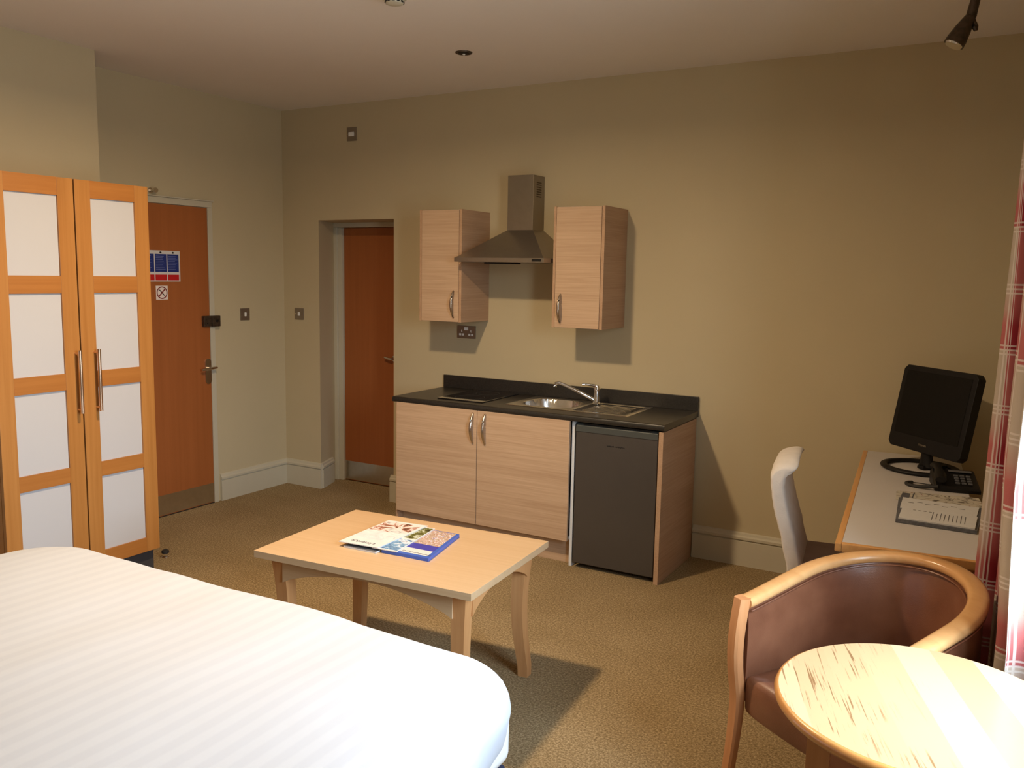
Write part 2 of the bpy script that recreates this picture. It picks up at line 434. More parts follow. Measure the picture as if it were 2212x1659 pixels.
h.lathe([(.009, 0), (.009, .008), (.006, .010)], seg=16, mi=1, M4=Matrix.Translation((.042, -.682, 1.277)) @ Matrix.Rotation(PI/2, 4, 'Y'))
h.lathe([(.005, 0), (.005, .003)], seg=12, mi=1, M4=Matrix.Translation((.039, -.760, 1.262)) @ Matrix.Rotation(PI/2, 4, 'Y'))
h.build('rim_lock', [M['darkmetal'], M['black']], d1)

# bathroom door in the recess of the back wall
d2 = thing('door_2', None, None, kind='structure')
MB().box((.322, .31, .006), (1.12, .35, 1.955), .002).build('door_leaf', 'door', d2)
f = MB()
f.box((.235, .275, 0), (.277, .36, 1.957), .003); f.box((.277, .29, 0), (.318, .36, 1.957), .004)
f.box((.235, .275, 1.957), (1.033, .36, 1.993), .003)
f.build('door_frame', 'trim', d2)
MB().box((.326, .3075, .012), (1.03, .31, .158), .0008).build('kick_plate', 'steel', d2)
h = MB().lathe([(.025, 0), (.025, .008), (.012, .010), (.009, .045)], seg=20, M4=Matrix.Translation((.81, .31, .99)) @ Matrix.Rotation(PI/2, 4, 'X'))
h.tube([(.812, .262, .99), (.78, .262, .992), (.742, .266, 1.0)], [.009, .009, .007], 10)
h.build('door_handle', 'nickel', d2)

# ------------------------------------------------------------------ signs and switches on the walls
s = thing('fire_notice', 'white fire action notice with blue and red blocks on brown door', 'sign', (.012, -1.12, 1.64))
MB().box((0, -.13, -.098), (.0015, .17, .100), .0005).build('backing_board', 'signwhite', s)
for k in range(3):
    a = -.115 + k*.094; bm_ = MB().box((.0015, a, -.035), (.0022, a+.086, .078)); o = bm_.build('notice_panel', 'blue', s); o['label'] = 'blue printed panel'
    l = MB()
    for i in range(9):
        l.box((.0022, a+.006, .064-i*.0105), (.0025, a+.006+.05+.022*random.random(), .0655-i*.0105))
    l.build('printed_lines', 'lightink', o)
    o = MB().box((.0015, a, -.090), (.0022, a+.086, -.052)).build('notice_panel', 'red', s); o['label'] = 'red printed panel'
    MB().prism([(a+.043+.008*math.cos(q), .088+.006*math.sin(q)) for q in [i*PI/6 for i in range(12)]], .0015, .0023, 'x').build('symbol', 'black', s)
s = thing('no_smoking_sign', 'small square no smoking sticker below fire notice on brown door', 'sign', (.012, -1.096, 1.472))
MB().box((0, -.045, -.045), (.001, .045, .045), .0003).build('sticker', 'signpink', s)
r_ = MB(); r_.tube([(.0014, .037*math.cos(a), .037*math.sin(a)) for a in [i*PI/20 for i in range(40)]], .0035, 6, True)
r_.box((.0008, -.036, -.0035), (.002, .036, .0035), M4=Matrix.Rotation(R(45), 4, 'X'))
r_.build('prohibition_ring', 'darkred', s)
MB().box((.0008, -.026, -.003), (.0017, .026, .003), M4=Matrix.Rotation(R(-45), 4, 'X')).build('cigarette', 'black', s)

def switch(label, M4loc, rotz, kind):
    s = thing('light_switch' if kind != 'fused' else 'fused_spur', label, 'switch', M4loc, rotz, 'light switches by the doors' if kind != 'fused' else None)
    hh = .043 if kind != 'fused' else .047
    MB().box((-.043, -.007, -hh), (.043, 0, hh), .003).build('plate', 'switchplate', s)
    if kind == 'rocker':
        MB().box((-.008, -.012, -.014), (.008, -.006, .014), .002).build('rocker', 'white', s)
    else:
        MB().box((-.024, -.012, -.016), (.024, -.006, .014), .002).build('rocker', 'white', s)
    for x in (-.034, .034): MB().lathe([(.003, 0), (.003, .001)], seg=8, M4=Matrix.Translation((x, -.007, 0)) @ Matrix.Rotation(PI/2, 4, 'X')).build('screw', 'nickel', s)
switch('pewter light switch with white rocker beside the entrance door', (0, -.393, 1.311), PI/2, 'rocker')
switch('pewter light switch with white rocker left of the bathroom doorway', (.153, 0, 1.308), 0, 'rocker')
#S
switch('pewter switch plate high on wall above the bathroom doorway', (.668, 0, 2.582), 0, 'fused')
s = thing('double_socket', 'pewter double wall socket below the left wall cupboard', 'socket', (1.639, 0, 1.245))
MB().box((-.072, -.008, -.042), (.072, 0, .042), .003).build('plate', 'switchplate', s)
v = MB(); v.box((-.014, -.011, .012), (.014, -.007, .032), .001)
for c0 in (-.036, .036):
    v.box((c0-.003, -.0095, -.002), (c0+.003, -.0075, .014), .0005); v.box((c0-.003, -.0095, -.002), (c0+.007, -.0075, .002), .0005)
    for dx in (-.011, .011): v.box((c0+dx-.008, -.0095, -.024), (c0+dx+.008, -.0075, -.010), .0005)
v.build('socket_inserts', 'white', s)

h = MB().tube([(0, 0, 0), (.05, 0, 0)], .010, 14); h.lathe([(.018, 0), (.018, .006)], seg=18, M4=Matrix.Rotation(PI/2, 4, 'Y'))
h.lathe([(.015, 0), (.017, .006), (.015, .014)], seg=18, M4=Matrix.Translation((.046, 0, 0)) @ Matrix.Rotation(PI/2, 4, 'Y'))
tag(h.build('wall_peg', 'nickel', loc=(0, -1.150, 2.112)), 'small silver peg on the wall above the entrance door', 'peg')
s = thing('door_stop', 'small chrome and black door stop on carpet beside wardrobe', 'door stop', (.70, -1.672, 0))
MB().lathe([(.022, 0), (.022, .006), (.015, .012), (.015, .026)], seg=20).build('base', 'chrome', s)
MB().lathe([(.017, .026), (.021, .030), (.020, .042), (.010, .048)], seg=20).build('buffer', 'rubber', s)

# ------------------------------------------------------------------ ceiling fittings
s = thing('ceiling_light', 'flush round ceiling light with opal glass glowing warm', 'light', (2.42, -2.36, H))
MB().lathe([(.165, -.022), (.172, -.015), (.172, 0)], seg=48).build('rim', 'nickel', s)
LAMPC = (1., .80, .62)
M['opal'] = emissive('opal_glass_lit', LAMPC, 9.)
MB().lathe([(.002, -.062), (.06, -.059), (.11, -.048), (.145, -.030), (.155, -.016)], seg=48).build('diffuser', 'opal', s)
s = thing('downlight', 'unlit recessed downlight in the ceiling above the kitchen units', 'light', (2.134, -.833, H))
MB().lathe([(.030, -.002), (.036, -.007), (.044, -.005), (.046, 0)], seg=32).build('rim', 'darkmetal', s)
MB().lathe([(.012, -.009), (.028, -.006), (.031, -.001)], seg=24).build('lamp', 'black', s)
MB().lathe([(.004, -.014), (.008, -.012), (.009, -.006)], seg=16).build('bulb', 'bulb', s)
s = thing('smoke_detector', 'round cream smoke detector on the ceiling', 'smoke detector', (2.404, -1.782, H))
MB().lathe([(.045, -.030), (.055, -.022), (.058, 0)], seg=40).build('base', 'trim', s)
MB().lathe([(.002, -.052), (.020, -.051), (.036, -.046), (.042, -.031)], seg=40).build('cap', 'trim', s)
v = MB()
for k in range(12):
    a = 2*PI*k/12; v.box((-.006, -.0015, -.003), (.006, .0015, .003), M4=Matrix.Translation((.0395*math.cos(a), .0395*math.sin(a), -.040)) @ Matrix.Rotation(a+PI/2, 4, 'Z'))
v.build('vent_slots', 'black', s)
s = thing('spotlight', 'dark metal spotlight hanging from ceiling in the far right corner', 'light', (4.535, -1.0, H))
MB().lathe([(.04, -.02), (.045, -.012), (.045, 0)], seg=24).build('ceiling_rose', 'darkmetal', s)
MB().tube([(0, 0, -.02), (.0, 0, -.09), (-.012, .0, -.16), (-.018, 0, -.185)], [.017, .017, .019, .015], 12).build('arm', 'darkmetal', s)
v = MB()
p0 = Vector((-.008, 0, -.150)); p1 = Vector((-.062, -.02, -.262)); dd = (p1-p0)
v.tube([p0+dd*k for k in (0, .15, .5, .85, 1.)], [.010, .020, .030, .037, .038], 20)
v.build('lamp_head', 'darkmetal', s)
MB().tube([p1, p1+dd.normalized()*.006], [.033, .030], 20).build('lens', 'steel', s)
MB().tube([(-.010, .0, -.16), (.004, 0, -.20), (.008, .0, -.215)], [.010, .012, .007], 10).build('knuckle', 'darkmetal', s)

# ------------------------------------------------------------------ kitchen
TOPZ = .867; YF = -.559
s = thing('base_unit', 'pale wood two door kitchen base unit under the worktop', 'cupboard', (1.476, 0, 0))
X0 = 1.476
v = MB(); v.box((0, YF+.004, 0), (.018, -.03, .828), .001, M4=None)
v.build('side_panel', 'unitv', s)
v = MB(); v.box((1.215, YF+.012, .0), (1.233, -.03, .835), .001); v.build('side_panel', 'whitemel', s)['label'] = 'white melamine side'
MB().box((.018, -.05, .147), (1.215, -.035, .828)).build('back_panel', 'whitemel', s)
MB().box((.018, YF+.02, .147), (1.215, -.035, .165)).build('bottom_panel', 'whitemel', s)
MB().box((.019, YF+.055, 0), (1.232, YF+.07, .147), .001).build('plinth', 'unit', s)
def bow(mb, x, y, z0, z1, out=.03):
    n = 14; pts = []; rr = []
    for i in range(n+1):
        q = i/n; pts.append((x, y - .004 - out*math.sin(PI*q)**.8, z0+(z1-z0)*q)); rr.append(.0045+.003*math.sin(PI*q))
    mb.tube(pts, rr, 10, sx=1.25)
    for z in (z0, z1): mb.tube([(x, y+.001, z), (x, y-.006, z)], .006, 8)
for a, c, hx in ((.021, .6085, .584), (.6125, 1.2135, .668)):
    d = MB().box((a, YF-.018, .147), (c, YF, .836), .0012).build('door', 'unit', s)
    hb = MB(); bow(hb, hx, YF-.018, .640, .816); hb.build('handle', 'nickel', d)
v = MB().box((0, YF-.018, 0), (.025, -.02, .826), .001)
o = v.build('end_panel', 'unitv', loc=(3.207, 0, 0)); tag(o, 'pale wood upright end panel right of the fridge', 'panel')

# worktop with a cut-out for the sink bowl and a rounded front edge
w = MB()
wx0, wx1 = 1.468, 3.236; zt, zb_ = TOPZ, TOPZ-.034
bx0, bx1, by0, by1 = 2.225, 2.62, -.43, -.06
yf = -.582
prof = [(-.005, zt), (yf+.012, zt), (yf+.004, zt-.004), (yf, zt-.012), (yf, zb_+.012), (yf+.004, zb_+.003), (yf+.012, zb_), (by0, zb_), (by0, zt)]
w.prism([p for p in prof if True][1:], wx0, wx1, 'x')
w.box((wx0, by1, zb_), (wx1, -.001, zt)); w.box((wx0, by0, zb_), (bx0, by1, zt)); w.box((bx1, by0, zb_), (wx1, by1, zt))
wt = w.build('worktop', 'worktop', loc=(0, 0, 0), smooth=30); tag(wt, 'dark charcoal kitchen worktop with low upstand along the wall', 'worktop')
MB().box((wx0+.0, -.019, zt), (wx1, -.001, zt+.083), .002).build('upstand', 'worktop', wt)

s = thing('ceramic_hob', 'black glass hob set in the left of the worktop', 'hob', (1.745, -.04, TOPZ))
MB().box((0, -.455, 0), (.325, 0, .007), .003).build('glass_plate', 'blackgloss', s)
for (cx_, cy_, rr_) in ((.16, -.12, .075), (.16, -.33, .09)):
    MB().tube([(cx_+rr_*math.cos(a), cy_+rr_*math.sin(a), .0066) for a in [i*PI/24 for i in range(48)]], .0006, 6, True).build('cooking_zone', 'darkpaper', s)

# sink: pressed steel sheet with bowl and ribbed drainer
s = thing('kitchen_sink', 'stainless steel inset sink with ribbed drainer on right', 'sink', (2.2, -.458, TOPZ))
nx, ny = 150, 84; SW, SD = .775, .415
V = []; F = []
def sz(x, y):
    z = .0045
    ex = min(x, SW-x, y, SD-y)
    if ex < .006: z = .0005 + .004*ex/.006
    # bowl
    bx, by = (x-.222)/.165, (y-.205)/.155
    q = (abs(bx)**2.8 + abs(by)**2.8)**(1/2.8)
    if q < 1.:
        z -= .135*min(1, (1-q)/.22)**.6
    elif q < 1.07: z -= .003*(1.07-q)/.07
    # drainer
    if x > .405:
        dx = min(1, (x-.405)/.02, (SW-.028-x)/.015) ; dy = min(1, (y-.03)/.015, (SD-.03-y)/.015)
        k = max(0, min(dx, dy)); z -= .007*k
        if .46 < x < .715 and .07 < y < .345:
            m = ((y-.07) % .040)/.040; z += .006*max(0, math.sin(PI*min(1, m*2.2)))*min(1, (x-.46)/.02, (.715-x)/.02) if m < .4545 else 0
    return z
for j in range(ny+1):
    for i in range(nx+1):
        x, y = SW*i/nx, SD*j/ny; V.append((x, y, sz(x, y)))
for j in range(ny):
    for i in range(nx):
        a = j*(nx+1)+i; F.append((a, a+1, a+nx+2, a+nx+1))
MB().add(V, F).build('basin_and_drainer', 'steel', s, smooth=60)
MB().lathe([(.028, 0), (.030, .003), (.020, .004)], (.222, .205, -.1305), 24).build('waste', 'chrome', s)
MB().tube([(.738, .17, .0), (.738, .19, .0)], .006, 10).build('overflow', 'black', s)
s = thing('mixer_tap', 'chrome mixer tap with long raised spout behind the sink', 'tap', (2.652, -.135, TOPZ+.004))
MB().lathe([(.026, 0), (.026, .006), (.020, .012), (.019, .075), (.021, .080), (.021, .100), (.015, .112)], seg=28).build('body', 'chrome', s)
MB().tube([(-.012, -.004, .022), (-.04, -.02, .040), (-.10, -.05, .072), (-.17, -.082, .108), (-.205, -.098, .122), (-.222, -.106, .118), (-.226, -.108, .098)], [.011, .011, .0105, .010, .010, .011, .012], 14).build('spout', 'chrome', s)
MB().tube([(0, 0, .106), (-.02, -.012, .112), (-.06, -.035, .118), (-.078, -.045, .116)], [.010, .008, .0055, .007], 12).build('lever', 'chrome', s)

# fridge
s = thing('fridge', 'dark grey under counter fridge beside the pale wood base unit', 'fridge', (2.722, 0, 0))
MB().box((.002, -.50, .02), (.474, -.04, .822), .004).build('cabinet', 'black', s)
d = MB().box((.0, -.562, .028), (.476, -.508, .800), .006, seg=3).build('door', 'fridge', s)
g = MB(); g.prism([(-.567, .780), (-.515, .780), (-.510, .820), (-.520, .824), (-.548, .824), (-.562, .812)], .0, .476, 'x', .002)
g.build('door_cap', 'fridgetop', s)
MB().prism([(.05, .806), (.43, .806), (.44, .826), (.04, .826)], -.556, -.512, 'y').build('handle_recess', 'black', s)
MB().box((.003, -.515, .03), (.473, -.498, .80), .002).build('door_seal', 'rubber', s)
for x in (.04, .436):
    for y in (-.47, -.09): MB().lathe([(.016, 0), (.016, .012), (.010, .022)], (x, y, 0), 14).build('foot', 'rubber', s)
# script badge: two joined handwritten words
def squiggle(n, w_, h_, seed):
    random.seed(seed); return [(w_*i/n, h_*(math.sin(i*2.1)+.5*math.sin(i*.9+seed))*.6) for i in range(n+1)]
v = MB()
for off, w_, sd in ((.0, .040, 3), (.050, .052, 5)):
    v.tube([(.188+off+x, -.5625, .7165+z) for x, z in squiggle(14, w_, .005, sd)], .0017, 6)
v.build('badge', 'black', d)

# wall cupboards
def wall_cab(x0, x1, hx, label):
    s = thing('wall_cupboard', label, 'cupboard', (x0, 0, 1.328), group='wall cupboards either side of the cooker hood')
    W_ = x1-x0; D_ = .33; Hh = .692
    MB().box((0, -D_, 0), (.016, 0, Hh), .001).build('side_panel', 'unitv', s); MB().box((W_-.018, -D_, 0), (W_, 0, Hh), .001).build('side_panel', 'unitv', s)
    v = MB(); v.box((.016, -D_+.02, .0), (W_-.018, -.001, .016)); v.box((.016, -D_+.02, Hh-.018), (W_-.018, -.001, Hh-.001)); v.box((.016, -.015, .016), (W_-.018, -.001, Hh-.018))
    v.build('carcass', 'whitemel', s)
    d = MB().box((.018, -D_-.002, .002), (W_-.020, -D_+.018, Hh-.003), .0015).build('door', 'unit', s)
    hb = MB(); bow(hb, hx-x0, -D_-.002, .030, .192); hb.build('handle', 'nickel', d)
    return s
wall_cab(1.49, 1.806, 1.752, 'pale wood wall cupboard left of the cooker hood')
wall_cab(2.436, 2.755, 2.492, 'pale wood wall cupboard right of the cooker hood')

# cooker hood
s = thing('cooker_hood', 'brushed steel chimney cooker hood between two pale wood cupboards', 'cooker hood', (2.11, 0, 1.70))
hx0, hx1, hd = -.293, .318, -.43
def rect(x0, x1, y0, y1, z): return [(x0, y0, z), (x1, y0, z), (x1, y1, z), (x0, y1, z)]
v = MB()
v.loft([rect(hx0+.006, hx1-.006, hd+.006, -.001, .026), rect(-.088, .092, -.150, -.001, .200)])
v.build('canopy', 'hoodsteel', s, smooth=10)
MB().box((hx0, hd, 0), (hx1, -.001, .026), .002).build('rim', 'hoodsteel', s)
v = MB().box((-.090, -.147, .199), (.088, -.001, .530), .001); v.build('chimney', 'hoodsteel', s)
v = MB()
for k in range(7): v.box((.0875, -.105, .400+k*.014), (.0895, -.045, .407+k*.014))
v.build('vent_grille', 'darkmetal', s)
MB().box((-.10, hd+.03, -.010), (.08, hd+.16, .0), .003).build('filter_housing', 'black', s)
MB().box((.24, hd-.002, .006), (.30, hd, .020), .0005).build('controls', 'black', s)

# ------------------------------------------------------------------ wardrobe
s = thing('wardrobe', 'honey wood two door wardrobe with frosted white panels', 'wardrobe', (.345, -2.668, 0))
WD = .564; WW = .801
MB().box((.004, 0, .15), (WD-.024, .018, 2.035), .001).build('side_panel', 'ward_v', s); MB().box((.004, WW-.018, .15), (WD-.024, WW, 2.035), .001).build('side_panel', 'ward_v', s)
v = MB(); v.box((.004, .018, 2.012), (WD-.024, WW-.018, 2.035), .001); v.box((.004, .018, .15), (WD-.024, WW-.018, .17)); v.box((.004, .018, .17), (.012, WW-.018, 2.012))
v.build('carcass', 'ward_h', s)
MB().box((.02, .012, 0), (WD-.036, WW-.014, .15), .001).build('plinth', 'plinth', s)
PZ = [(.225, .603), (.676, 1.050), (1.128, 1.505), (1.586, 1.953)]
for (a, c, pa, pc, hy) in ((.0, .3965, .073, .318, .373), (.4035, WW, .483, .723, .471)):
    v = MB(); xf, xb = WD, WD-.022
    v.box((xb, a, .15), (xf, pa, 2.035), .0015, 0); v.box((xb, pc, .15), (xf, c, 2.035), .0015, 0)
    zz = [.15] + [z for p in PZ for z in p] + [2.035]
    for k in range(0, 10, 2): v.box((xb, pa, zz[k]), (xf-.0006, pc, zz[k+1]), .0008, 1)
    d = v.build('door', [M['ward_v'], M['ward_h']], s)
    for z0, z1 in PZ: MB().box((xb+.003, pa-.003, z0-.003), (xb+.012, pc+.003, z1+.003)).build('panel', 'panel', d)
    hb = MB(); hb.tube([(xf+.034, hy, .935), (xf+.034, hy, 1.237)], .0085, 14)
    for z in (.952, 1.22): hb.tube([(xf-.001, hy, z), (xf+.034, hy, z)], .006, 10)
    hb.build('handle', 'bronze', d)

# ------------------------------------------------------------------ coffee table and its magazines
CT = .56
ct = thing('coffee_table', 'low rectangular beech coffee table with arched aprons', 'coffee table', (2.735, -2.143, 0), R(4.0))
a, c = .476, .33
MB().box((-a, -c, CT-.028), (a, c, CT), .002).build('tabletop', 'ct_x', ct)
lx, ly, lw = a-.045, c-.045, .058
def leg_mesh(sx, sy):
    v = MB(); rings = []
    for q in [i/12 for i in range(13)]:
        z = (CT-.028)*(1-q)
        k = lw*(1-.28*q)                       # taper on the inside
        o = -.016*math.sin(PI*min(1, q*1.1))   # gentle waist, foot kicks out again
        x1 = lx+o; y1 = ly+o
        r_ = [(x1, y1), (x1-k, y1), (x1-k, y1-k), (x1, y1-k)]
        if sx*sy < 0: r_ = r_[::-1]
        rings.append([(sx*p[0], sy*p[1], z) for p in r_])
    return v.loft(rings)
for sx in (-1, 1):
    for sy in (-1, 1): leg_mesh(sx, sy).build('leg', 'ct_leg', ct, smooth=30)
def apron(L0, L1):
    n = 24; pts = [(L0, CT-.028), (L1, CT-.028)]
    for i in range(n+1):
        q = i/n; pts.append((L1+(L0-L1)*q, CT-.028-.098+.072*math.sin(PI*q)**.75))
    return pts
for sy in (-1, 1):
    y = sy*(ly-.010); MB().prism(apron(-lx+lw-.003, lx-lw+.003), y-.009, y+.009, 'y').build('apron', 'ct_x', ct)
for sx in (-1, 1):
    x = sx*(lx-.010); MB().prism(apron(-ly+lw-.003, ly-lw+.003), x-.009, x+.009, 'x').build('apron', 'ct_leg', ct)

def magazine(name, label, corners, z, th, mats, ux, inner, slots=None, lift=0):
    """corners: near-left, far-left, far-right, near-right in world xy; cover patches given as (u0,u1,v0,v1,mat)"""
    nl, fl, fr, nr = [Vector((x, y, 0)) for x, y in corners]
    o3 = nl.copy(); o3.z = z
    t = thing(name, label, 'magazine' if name == 'magazine' else 'brochure', o3, group=None)
    def P(u, v_, zz):
        p = (nl*(1-u)+nr*u)*(1-v_) + (fl*(1-u)+fr*u)*v_ - nl
        return (p.x, p.y, zz)
    n = 6
    def slab(u0, u1, v0, v1, z0, z1, bend=0):
        m = MB(); r = []
        top = [[P(u0+(u1-u0)*i/n, v0+(v1-v0)*j/n, z1+bend*(1-(i/n))**2*(1-j/n)) for j in range(n+1)] for i in range(n+1)]
        bot = [[P(u0+(u1-u0)*i/n, v0+(v1-v0)*j/n, z0+bend*(1-(i/n))**2*(1-j/n)) for j in range(n+1)] for i in range(n+1)]
        V = [p for row in top for p in row]+[p for row in bot for p in row]; k = (n+1)*(n+1); F = []
        I = lambda i, j: i*(n+1)+j
        for i in range(n):
            for j in range(n):
                F.append((I(i, j), I(i+1, j), I(i+1, j+1), I(i, j+1))); F.append((k+I(i, j), k+I(i, j+1), k+I(i+1, j+1), k+I(i+1, j)))
        for i in range(n):
            F.append((I(i, 0), k+I(i, 0), k+I(i+1, 0), I(i+1, 0))); F.append((I(i, n), I(i+1, n), k+I(i+1, n), k+I(i, n)))
            F.append((I(0, i), I(0, i+1), k+I(0, i+1), k+I(0, i))); F.append((I(n, i), k+I(n, i), k+I(n, i+1), I(n, i+1)))
        return m.add(V, F)
    slab(0, 1, 0, 1, 0, th, lift).build('pages', inner, t)
    for u0, u1, v0, v1, mt in mats:
        slab(u0, u1, v0, v1, th, th+.0006, 0 if lift == 0 else lift*(1-u0)).build('cover_print', mt, t)
    return t, P
z0 = CT+.0005
tD, P = magazine('magazine', 'dark thin magazine lying lowest in the pile on coffee table', [(2.548, -2.292), (2.548, -2.02), (2.70, -2.01), (2.70, -2.285)], z0, .006, [(0, 1, 0, 1, 'darkpaper')], 0, 'paper')
tC, P = magazine('brochure', 'blue brochure with white band lying rightmost on coffee table', [(2.712, -2.262), (2.690, -1.950), (2.857, -1.938), (2.925, -2.254)], z0, .0125,
    [(.04, .93, .06, .235, 'signwhite'), (.04, .93, .24, .42, 'print_violet'), (.04, .93, .42, .98, 'print_crowd')], 0, 'print_blue')
v = MB()
v.tube([(.205-.13*i/22, .036+.0028*math.sin(i*1.9)+.001*math.sin(i*.8), .0138) for i in range(23)], .0009, 5)
v.build('lettering', 'greyink', tC)
tB, P = magazine('brochure', 'brochure of landscape and sea photos lying between white magazine and blue brochure', [(2.672, -2.272), (2.655, -1.942), (2.737, -1.940), (2.785, -2.262)], z0+.0135, .003,
    [(.05, .96, .03, .44, 'print_sea'), (.05, .96, .50, .97, 'print_green')], 0, 'paper')
tA, P = magazine('magazine', 'white magazine topmost in the pile with grey cover lettering', [(2.522, -2.290), (2.508, -1.955), (2.694, -1.930), (2.702, -2.272)], z0+.017, .0028,
    [(.03, .93, .24, .56, 'print_grey'), (.03, .93, .56, .94, 'print_warm')], 0, 'paper')
text('lettering', 'Limerick', .034, 'greyink', tA, (.088, .040, .0032), (0, 0, PI+.03), .0003, .95)

# ------------------------------------------------------------------ bed and duvet (foot end towards the kitchen)
bx0_, bx1_, by0_, by1_ = 1.60, 3.735, -4.98, -2.845
s = thing('bed', 'wide bed with dark blue divan base under the white duvet', 'bed', ((bx0_+bx1_)/2, (by0_+by1_)/2, 0))
hw, hl = (bx1_-bx0_)/2, (by1_-by0_)/2
MB().box((-hw+.11, -hl, .05), (hw-.075, hl-.075, .335), .02, seg=3).build('divan_base', 'divan', s)
MB().box((-hw+.10, -hl+.01, .336), (hw-.065, hl-.065, .545), .04, seg=4).build('mattress', 'white', s)
MB().box((-hw+.05, -hl-.07, .1), (hw-.05, -hl-.005, 1.05), .02, seg=3).build('headboard', 'divan', s)
for x in (-hw+.2, hw-.2):
    for y in (-hl+.2, hl-.2): MB().lathe([(.025, 0), (.025, .05)], (x, y, 0), 14).build('castor', 'rubber', s)
def rrect(hx, hy, r, n=220):
    # perimeter points by arc length, starts on +x side
    r = min(r, hx-.001, hy-.001); L = [2*(hy-r), PI*r/2, 2*(hx-r), PI*r/2, 2*(hy-r), PI*r/2, 2*(hx-r), PI*r/2]; T = sum(L); out = []
    for i in range(n):
        q = T*i/n; k = 0
        while q > L[k] and k < 7: q -= L[k]; k += 1
        if k == 0: p = (hx, -hy+r+q)
        elif k == 1: a = q/r; p = (hx-r+r*math.cos(a), hy-r+r*math.sin(a))
        elif k == 2: p = (hx-r-q, hy)
        elif k == 3: a = PI/2+q/r; p = (-hx+r+r*math.cos(a), hy-r+r*math.sin(a))
        elif k == 4: p = (-hx, hy-r-q)
        elif k == 5: a = PI+q/r; p = (-hx+r+r*math.cos(a), -hy+r+r*math.sin(a))
        elif k == 6: p = (-hx+r+q, -hy)
        else: a = 1.5*PI+q/r; p = (hx-r+r*math.cos(a), -hy+r+r*math.sin(a))
        out.append(p)
    return out
DZ = .605; rings = []
def wr_(x, y): return noise.noise(Vector((x*1.7, y*1.7, 3.)))*.014 + noise.noise(Vector((x*4.5, y*2.2, 7.)))*.006
CR = .24
NP = 300
prof = [(hw-.03, DZ+.012)] + [(d_, DZ+.012*min(1, d_/.6)-.0*d_) for d_ in (.9, .75, .6, .5, .4, .32, .25, .19, .14)]
e = .095
for i in range(0, 9):
    a = PI/2*i/8; prof.append((e*(1-math.sin(a)), DZ - e*(1-math.cos(a))))
prof += [(.002, DZ-.13), (.006, DZ-.16), (.014, DZ-.19), (.028, DZ-.215), (.045, DZ-.225)]
ang = None
for d_, z in prof:
    pts = rrect(hw-d_, hl-d_, max(CR-d_*.6, .05), NP)
    ring = []
    for i, (x, y) in enumerate(pts):
        drop = max(0, (DZ-z)/.22)
        cx_, cy_ = x, y
        L_ = math.hypot(x/hw, y/hl)
        nx_, ny_ = x/hw, y/hl
        m = max(abs(nx_), abs(ny_)); nd = Vector((nx_**7 if abs(nx_) > .3 else 0, ny_**7 if abs(ny_) > .3 else 0, 0))
        if nd.length > 0: nd.normalize()
        s1 = noise.noise(Vector((x*5.2, y*5.2, 1.5)))*.042 + noise.noise(Vector((x*13, y*13, 4.)))*.012
        off = s1*min(1, drop*1.6)
        w_ = wr_(x, y)*(1-.5*min(1, drop))
        ring.append((x+nd.x*off, y+nd.y*off, z+w_ + (noise.noise(Vector((x*6, y*6, 9.)))*.02*drop)))
    rings.append(ring)
v = MB().loft(rings, cap=False); v.f.append(tuple(range(NP))); v.mi.append(0)
o = v.build('duvet', 'duvet', loc=((bx0_+bx1_)/2, (by0_+by1_)/2, 0), smooth=80)
tag(o, 'white satin stripe duvet spread smooth over the wide bed', 'duvet')

# ------------------------------------------------------------------ desk under the window wall
DA = R(4.64)
dk = thing('desk', 'long narrow desk with pale grey top and beech edging', 'desk', (4.139, -.040, 0), DA)
# local: +x across (towards window), -y along
dW, dL, dZ = .462, 1.765, .75
MB().box((.022, -dL+.022, dZ-.028), (dW-.01, -.001, dZ), .0015).build('desktop', 'desk_top', dk)
v = MB(); v.box((0, -dL, dZ-.030), (.0225, -.001, dZ+.0008), .004); v.box((.0215, -dL, dZ-.030), (dW, -dL+.0225, dZ+.0008), .004)
v.build('edging', 'desk_edge', dk)
MB().box((.03, -dL+.05, 0), (dW-.03, -dL+.075, dZ-.03), .002).build('side_panel', 'desk_edge', dk)
MB().box((.03, -.10, 0), (dW-.03, -.075, dZ-.03), .002).build('side_panel', 'desk_edge', dk)
MB().box((dW-.05, -dL+.075, .45), (dW-.03, -.10, dZ-.03), .002).build('modesty_panel', 'desk_edge', dk)

# ------------------------------------------------------------------ television, stands on desk
TZ = dZ+.001
tv = thing('television', 'small black television on oval ring stand, tilted on the desk', 'television', (4.433, -.38, TZ), R(-45))
TM = Matrix.Translation((0, 0, .080)) @ Matrix.Rotation(R(-10.3), 4, 'X')
v = MB().prism([(x, z) for x, z in [(-.234+.0, .02), (-.214, 0), (.214, 0), (.234, .02), (.234, .384), (.214, .404), (-.214, .404), (-.234, .384)]], -.0, .045, 'y', .005, M4=TM)
v.build('bezel', 'black', tv)
MB().box((-.205, -.002, .070), (.205, .001, .378), .001, M4=TM).build('screen', 'tvscreen', tv)
v = MB(); v.loft([[(-.215, .044, .03), (.215, .044, .03), (.215, .044, .38), (-.215, .044, .38)], [(-.205, .070, .05), (.205, .070, .05), (.205, .070, .36), (-.205, .070, .36)], [(-.11, .115, .10), (.11, .115, .10), (.11, .115, .29), (-.11, .115, .29)]], M4=TM)
v.build('rear_housing', 'black', tv)
text('badge', 'TOSHIBA', .0125, 'nickel', tv, tuple(TM @ Vector((-.0, -.003, .034))), (PI/2-R(10.3), 0, 0), .0003, 1.)
v = MB()
v.loft([[(.03*math.cos(q)*k1, .035+.022*math.sin(q), z) for q in [i*PI/8 for i in range(16)]] for z, k1 in ((.012, 1.5), (.03, 1.2), (.07, 1.0), (.10, 1.3))])
v.build('neck', 'black', tv)
